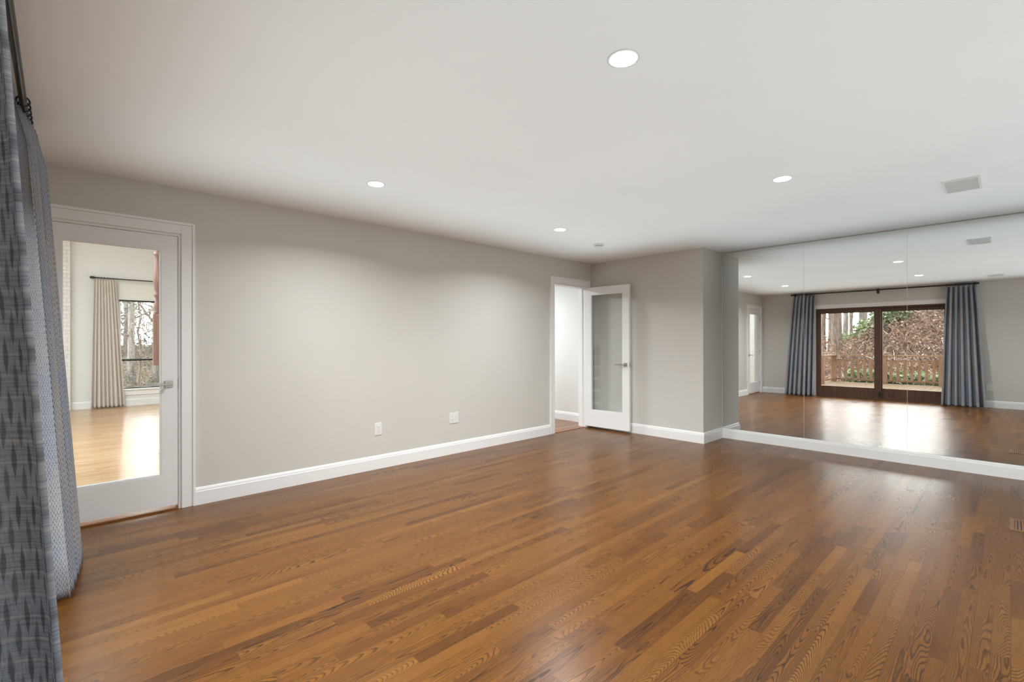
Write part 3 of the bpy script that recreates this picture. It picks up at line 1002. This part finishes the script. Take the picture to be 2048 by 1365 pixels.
# after the turn the fold fronts face the camera side
hang_curtain('curtain', bm, M['beige'], (0.66, LY1 - 0.09, 0.012), 'beige pleated curtain seen through the closed glass door', 'curtain', None,
             [(0.49 + 0.045 * k, LY1 - 0.10, 2.53) for k in range(7)], 2.53, 0.011, 'X')
rd = thing('curtain_rod', (1.4, LY1 - 0.10, 2.53), 'thin black curtain rod above the beige curtain', 'curtain rod')
obj('bar', tube(bmesh.new(), [(0.48, LY1 - 0.10, 2.53), (2.6, LY1 - 0.10, 2.53)], 0.011, 14), M['black'], rd)
obj('finial', lathe(bmesh.new(), [(0.012, -0.01), (0.024, -0.01), (0.026, -0.04), (0.022, -0.075), (0.010, -0.08)], (0.49, LY1 - 0.10, 2.53), 16, 'X'), M['black'], rd)
obj('bracket', tube(bmesh.new(), [(1.0, LY1, 2.53), (1.0, LY1 - 0.10, 2.53)], 0.008, 8), M['black'], rd)

# end of the stair wall with a hanging turned newel
struct('wall_stair_end', box(0.838, 1.7, 6.17, 6.84, 0, LH), M['cream'], 'white wall end beside the hanging wooden newel', 'wall')
baseboard('baseboard_stair', [((0.838, 6.154, 0), (0.838, 6.84, 0), (-1, 0, 0)), ((0.822, 6.17, 0), (1.7, 6.17, 0), (0, -1, 0))], 'white baseboard at the foot of the white wall end')
nw = thing('newel_post', (0.825, 6.886, 1.0), 'turned brown wooden newel hanging beside the white wall end, behind the closed glass door', 'newel post')
obj('block', box(0.782, 0.868, 6.842, 6.93, 1.0, 1.60), M['newel'], nw, bevel=0.006)
prof = [(0.030, 1.60), (0.022, 1.63), (0.030, 1.66), (0.036, 1.69), (0.030, 1.72), (0.022, 1.76), (0.020, 1.79), (0.036, 1.81), (0.036, 1.83), (0.024, 1.85), (0.030, 1.88), (0.040, 1.95), (0.042, 2.02),
        (0.036, 2.10), (0.028, 2.18), (0.024, 2.24), (0.022, 2.28), (0.038, 2.29), (0.038, 2.31), (0.024, 2.33), (0.036, 2.35), (0.036, 2.37), (0.022, 2.39), (0.034, 2.42), (0.040, 2.46), (0.040, 2.60), (0.040, 3.2)]
obj('turned_shaft', lathe(bmesh.new(), prof, (0.825, 6.886, 0), 20), M['newel'], nw, smooth=True)

# ------------------------------------------------------------------ outdoors
def smooth(a, b, t):
    t = np.clip((t - a) / (b - a), 0, 1)
    return t * t * (3 - 2 * t)


def ground_z(x, y):
    x = np.asarray(x, float)
    y = np.asarray(y, float)
    bank = 3.7 * smooth(-7.6, -14.5, x) * smooth(6.9, 2.5, y)
    bank = np.where(x < -7.6, bank, 0)
    back = 1.6 * smooth(14.0, 34.0, y)
    rise = 0.6 * smooth(-12, -30, x)
    bumps = 0.10 * np.sin(1.3 * x + 0.7 * y) + 0.08 * np.sin(0.8 * x - 1.9 * y)
    near = np.clip((np.maximum(-x - 6.4, y - 12.8)) / 2.0, 0, 1)
    return -0.62 + bank + back + rise + bumps * near


def ground_mesh():
    xs = np.concatenate([np.linspace(-60, -20, 25), np.linspace(-19, -0.4, 60)])
    ys = np.concatenate([np.linspace(-22, 14, 80), np.linspace(15, 60, 40)])
    bm = bmesh.new()
    g = [[bm.verts.new((x, y, float(ground_z(x, y)))) for y in ys] for x in xs]
    for i in range(len(xs) - 1):
        for j in range(len(ys) - 1):
            bm.faces.new((g[i][j], g[i + 1][j], g[i + 1][j + 1], g[i][j + 1]))
    xs2 = np.linspace(-0.4, 30, 30)
    ys2 = np.linspace(12.6, 60, 50)
    g = [[bm.verts.new((x, y, float(ground_z(x, y)))) for y in ys2] for x in xs2]
    for i in range(len(xs2) - 1):
        for j in range(len(ys2) - 1):
            bm.faces.new((g[i][j], g[i + 1][j], g[i + 1][j + 1], g[i][j + 1]))
    return bm


struct('ground', ground_mesh(), M['ground'], 'leaf strewn ground and rising bank outside', 'ground')
lw = box(-7.3, -3.0, 4.6, 14.0, -0.60, -0.56)
struct('lawn', lw, M['lawn'], 'strip of green winter lawn beside the deck', 'lawn')

DZ = -0.06
dk = thing('deck', (-3.2, 0.5, DZ), 'weathered wooden deck outside the sliding door, seen in the mirrors', 'deck', kind='structure')
bm = bmesh.new()
yy = -5.0
while yy < 4.25:
    bx(bm, -6.35, -0.38, yy, yy + 0.136, DZ - 0.03, DZ)
    yy += 0.142
obj('boards', bm, M['deckw'], dk)
obj('rim_joist', boxes((-6.36, -6.32, -5.0, 4.3, DZ - 0.28, DZ - 0.031), (-6.32, -0.38, 4.22, 4.26, DZ - 0.28, DZ - 0.031)), M['railw'], dk)

RX = -6.2


def railing(label, posts, a, b, along, bal=True):
    """straight railing; along = 'Y' or 'X'"""
    mid = tuple((p + q) / 2 for p, q in zip(a, b))
    o = thing('deck_railing', (mid[0], mid[1], DZ), label, 'railing', 'deck railings')
    def bar(u0, u1, half, z0, z1):
        u0, u1 = sorted((u0, u1))
        if along == 'Y': return box(a[0] - half, a[0] + half, u0, u1, z0, z1)
        return box(u0, u1, a[1] - half, a[1] + half, z0, z1)
    ax = 1 if along == 'Y' else 0
    u0, u1 = a[ax], b[ax]
    obj('top_rail', bar(u0, u1, 0.075, 0.815, 0.852), M['railw'], o)
    obj('upper_rail', bar(u0, u1, 0.02, 0.655, 0.74 - 0.04), M['railw'], o)
    obj('lower_rail', bar(u0, u1, 0.02, 0.02, 0.075), M['railw'], o)
    for p in posts:
        if along == 'Y': obj('post', box(a[0] - 0.065, a[0] + 0.065, p - 0.065, p + 0.065, DZ, 0.814), M['railw'], o)
        else: obj('post', box(p - 0.065, p + 0.065, a[1] - 0.065, a[1] + 0.065, DZ, 0.814), M['railw'], o)
    sp = 0.169
    lo, hi = min(u0, u1), max(u0, u1)
    ps = sorted(posts)
    u = ps[-1] - sp
    while bal and u > lo:
        if all(abs(u - p) > 0.12 for p in ps):
            if along == 'Y': obj('baluster', box(a[0] + 0.021, a[0] + 0.045, u - 0.036, u + 0.036, 0.05, 0.70), M['railw'], o)
            else: obj('baluster', box(u - 0.036, u + 0.036, a[1] - 0.045, a[1] - 0.021, 0.05, 0.70), M['railw'], o)
        u -= sp
    return o


railing('long cedar railing along the far edge of the deck, seen in the mirrors', [4.10, 2.75, 1.40, 0.05], (RX, 4.16), (RX, -1.3), 'Y')
railing('short cedar return railing at the stair opening of the deck', [-4.72], (RX + 0.08, 4.10), (-4.66, 4.10), 'X', False)


def cards(rng, pts, size, aspect=1.6, flat=0.5):
    """leaf cards: small bent quads at given points"""
    n = len(pts)
    s = rng.uniform(size[0], size[1], n)
    ang = rng.uniform(0, 2 * np.pi, n)
    til = rng.normal(0, flat, n)
    a = np.stack([np.cos(ang), np.sin(ang), til], 1)
    a /= np.linalg.norm(a, axis=1)[:, None]
    r = rng.normal(0, 1, (n, 3))
    b = np.cross(a, r)
    b /= np.linalg.norm(b, axis=1)[:, None]
    a = a * (s * aspect * 0.5)[:, None]
    b = b * (s * 0.5)[:, None]
    v = np.stack([pts - a, pts + b, pts + a, pts - b], 1).reshape(-1, 3)
    return v


def card_obj(name, v, mat, parent=None):
    n = len(v) // 4
    if parent is not None: v = v - np.array(world_loc(parent))
    me = bpy.data.meshes.new(name)
    me.from_pydata(v.tolist(), [], [(4 * i, 4 * i + 1, 4 * i + 2, 4 * i + 3) for i in range(n)])
    me.materials.append(mat)
    o = bpy.data.objects.new(name, me)
    if parent is not None: o.parent = parent
    C.objects.link(o)
    return o


rng = np.random.default_rng(4)


def bank_points(n, x0, x1, y0, y1, h):
    x = rng.uniform(x0, x1, n)
    y = rng.uniform(y0, y1, n)
    z = ground_z(x, y) + rng.uniform(0, 1, n) ** 1.6 * h
    return np.stack([x, y, z], 1)


pts = np.concatenate([bank_points(60000, -15.5, -7.2, -1.5, 6.8, 0.75), bank_points(5000, -24, -15, -3, 6, 0.9)])
tw = cards(rng, pts, (0.025, 0.07), 1.5, 0.6)
tw2 = cards(rng, bank_points(18000, -15.5, -7.2, -1.5, 7.5, 1.0), (0.012, 0.02), 26, 1.2)
tag(card_obj('brush', np.concatenate([tw, tw2]), M['brush']), 'tangled dry brown brush covering the bank behind the deck railing', 'brush', kind='stuff')


def blob(n, c, r):
    d = rng.normal(0, 1, (n, 3))
    d /= np.linalg.norm(d, axis=1)[:, None]
    d *= rng.uniform(0.35, 1.0, n)[:, None]
    return np.array(c) + d * np.array(r)


iv = []
for c, r, n in (((-12.4, 3.45, 2.45), (1.0, 0.75, 0.8), 2600), ((-12.0, 4.2, 1.65), (0.7, 0.5, 0.6), 900), ((-14.4, 2.9, 3.2), (0.9, 1.1, 0.5), 1500), ((-14.2, 2.35, 2.85), (0.6, 0.45, 0.5), 1000),
                ((-12.8, 4.9, 1.15), (0.8, 0.6, 0.6), 700)):
    iv.append(blob(n, c, r))
tag(card_obj('ivy', cards(rng, np.concatenate(iv), (0.06, 0.14), 1.2, 0.5), M['ivy']), 'green ivy growing over the top of the brown bank', 'ivy', kind='stuff')
lowp = np.concatenate([blob(380, (-7.3, y, 0.02), (0.35, 0.35, 0.35)) for y in (3.75, 3.35, 2.95, 2.5, 2.0, 1.5, 1.0)])
tag(card_obj('ground_ivy', cards(rng, lowp, (0.05, 0.12), 1.3, 0.5), M['ivy']), 'low green plants growing just behind the deck railing', 'ivy', kind='stuff')


def tree_mesh(base, height, r0, seed, branches=10, lean=(0, 0), start=0.35, spread=1.0, twig=True):
    rnd = random.Random(seed)
    bm = bmesh.new()
    x, y, z = base
    n = 9
    pts, rad = [], []
    for i in range(n + 1):
        t = i / n
        pts.append((x + lean[0] * t * height + rnd.uniform(-1, 1) * 0.03 * height * t * 0.6, y + lean[1] * t * height + rnd.uniform(-1, 1) * 0.03 * height * t * 0.6, z - 0.2 + t * (height + 0.2)))
        rad.append(r0 * (1.25 if i == 0 else 1.0 - 0.75 * t))
    tube(bm, pts, rad, 10)
    tips = []
    for b in range(branches):
        t = start + (0.97 - start) * (b + rnd.random()) / branches
        k = min(int(t * n), n - 1)
        p = Vector(pts[k]).lerp(Vector(pts[k + 1]), t * n - k)
        a = rnd.uniform(0, 2 * math.pi)
        ln = height * rnd.uniform(0.16, 0.32) * spread * (1.15 - t * 0.6)
        d = Vector((math.cos(a), math.sin(a), rnd.uniform(0.15, 0.9))).normalized()
        q = [p]
        for s in range(4):
            d = (d + Vector((rnd.uniform(-.35, .35), rnd.uniform(-.35, .35), rnd.uniform(-.15, .3)))).normalized()
            q.append(q[-1] + d * ln / 4)
        br = r0 * (1 - 0.7 * t) * 0.35
        tube(bm, q, [br, br * 0.8, br * 0.55, br * 0.35, br * 0.15], 6)
        tips += q[2:]
        if twig:
            for s in (1, 2, 3):
                d2 = Vector((rnd.uniform(-1, 1), rnd.uniform(-1, 1), rnd.uniform(-.2, .9))).normalized()
                e = [q[s], q[s] + d2 * ln * 0.22, q[s] + d2 * ln * 0.4 + Vector((rnd.uniform(-.1, .1), rnd.uniform(-.1, .1), 0.08)) * ln]
                tube(bm, e, [br * 0.35, br * 0.22, br * 0.08], 5)
                tips.append(e[-1])
    return bm, tips


def tree(name, x, y, height, r0, seed, label, group, mat='bark', leaf=None, nleaf=0, lsize=(0.05, 0.10), **kw):
    z = float(ground_z(x, y))
    bm, tips = tree_mesh((x, y, z), height, r0, seed, **kw)
    o = thing(name, (x, y, z), label, 'tree', group)
    obj('trunk', bm, M[mat], o, smooth=True)
    if leaf:
        r2 = np.random.default_rng(seed)
        tp = np.array([tuple(t) for t in tips])
        p = tp[r2.integers(0, len(tp), nleaf)] + r2.normal(0, 0.22, (nleaf, 3))
        card_obj('foliage', cards(r2, p, lsize, 1.5, 0.6), M[leaf], o)
    return o


DG = 'trees beyond the deck'
tree('oak_tree', -11.0, 5.06, 10, 0.24, 1, 'thickest brown trunk beyond the deck, left of the sliding-door view', DG, leaf='oak', nleaf=900, branches=9, start=0.30)
tree('bare_tree', -12.9, 5.95, 10, 0.12, 2, 'brown trunk at the far left of the deck view, beside the door frame', DG, branches=9, start=0.35, leaf='oak', nleaf=500)
tree('bare_tree', -16.0, 5.75, 11, 0.14, 3, 'grey trunk just right of the thickest trunk beyond the deck', DG, mat='bark2', branches=9, start=0.3)
tree('bare_tree', -16.5, 5.15, 11, 0.15, 4, 'pale trunk in the middle of the left glass pane, beyond the deck', DG, mat='bark2', branches=9, start=0.3, lean=(0, 0.01))
DIST = 'thin bare tree far beyond the bank, seen through the sliding door'
for i, (x, y) in enumerate(((-23.6, 6.9), (-24.2, 6.3), (-24.9, 8.4), (-22.0, 5.5), (-27, 7.6), (-26, 4.2), (-25, 2.6), (-28, 9.6))):
    tree('distant_tree', x, y, 9 + (i % 3), 0.10 + 0.02 * (i % 3), 20 + i, DIST, 'thin distant trees behind the bank', mat='bark2' if i % 2 else 'bark', branches=8, start=0.25)


def shrub(name, x, y, h, r, n, leaf, seed, label, group=None, lsize=(0.045, 0.09)):
    z = float(ground_z(x, y))
    o = thing(name, (x, y, z), label, 'shrub', group)
    rnd = random.Random(seed)
    bm = bmesh.new()
    ends = []
    for k in range(9):
        a = rnd.uniform(0, 6.28)
        q = [Vector((x, y, z - 0.05))]
        for s in range(4):
            q.append(q[-1] + Vector((math.cos(a) * r * 0.24 + rnd.uniform(-.08, .08), math.sin(a) * r * 0.24 + rnd.uniform(-.08, .08), h * 0.25 * rnd.uniform(0.7, 1.1))))
        tube(bm, q, [0.025, 0.02, 0.015, 0.01, 0.005], 5)
        ends += q[2:]
    obj('stems', bm, M['bark'], o, smooth=True)
    r2 = np.random.default_rng(seed)
    tp = np.array([tuple(t) for t in ends])
    p = tp[r2.integers(0, len(tp), n)] + r2.normal(0, 0.15 * r + 0.04, (n, 3))
    card_obj('foliage', cards(r2, p, lsize, 1.5, 0.6), M[leaf], o)
    return o


shrub('rust_shrub', -8.6, 4.95, 2.1, 0.6, 260, 'oak', 41, 'rust orange leaved shrub at the left of the deck view')
shrub('rust_shrub', -9.6, 4.55, 1.9, 0.5, 180, 'oak', 42, 'rust orange leaved shrub just right of the first one, beyond the deck')
shrub('rust_shrub', -10.6, 2.45, 0.9, 0.6, 120, 'oak', 43, 'orange brown leaves low on the bank at the right of the deck view')

# woods outside the living room window
WG = 'trees outside the living room window'
for i, (x, y, h, r, mt_, lf, n) in enumerate(((1.75, 20.5, 14, 0.11, 'bark2', 'pine', 700), (2.55, 21.5, 14, 0.13, 'bark2', 'pine', 700), (1.25, 23.0, 14, 0.10, 'bark', None, 0), (3.3, 24.5, 14, 0.14, 'bark2', 'pine', 700),
                                               (0.9, 27, 15, 0.14, 'bark2', None, 0), (2.3, 29, 15, 0.15, 'bark2', 'pine', 600), (4.4, 28, 15, 0.15, 'bark', 'pine', 600))):
    tree('pine_tree' if lf else 'bare_tree', x, y, h, r, 60 + i, 'tall grey trunk in the woods seen through the black railed window', WG, mat=mt_, leaf=lf, nleaf=n, lsize=(0.06, 0.12), branches=22, start=0.12, spread=0.7)
t_ = tree('small_tree', 1.45, 15.2, 3.4, 0.045, 80, 'small dark branching tree close outside the black railed window', None, mat='bark', leaf='oak', nleaf=90, lsize=(0.03, 0.05), branches=12, start=0.3, spread=1.6)
pw = np.stack([rng.uniform(-1.5, 6, 22000), rng.uniform(15, 26, 22000), np.zeros(22000)], 1)
pw[:, 2] = ground_z(pw[:, 0], pw[:, 1]) + rng.uniform(0, 1, 22000) ** 2 * (0.25 + 0.06 * (pw[:, 1] - 13))
pw2 = np.stack([rng.uniform(0, 9, 7000), rng.uniform(28, 34, 7000), rng.uniform(0.5, 3.6, 7000)], 1)
tag(card_obj('undergrowth', np.concatenate([cards(rng, pw, (0.012, 0.035), 5.0, 1.0), cards(rng, pw2, (0.03, 0.05), 14, 1.0)]), M['woods']), 'brown undergrowth outside the black railed window', 'undergrowth', kind='stuff')
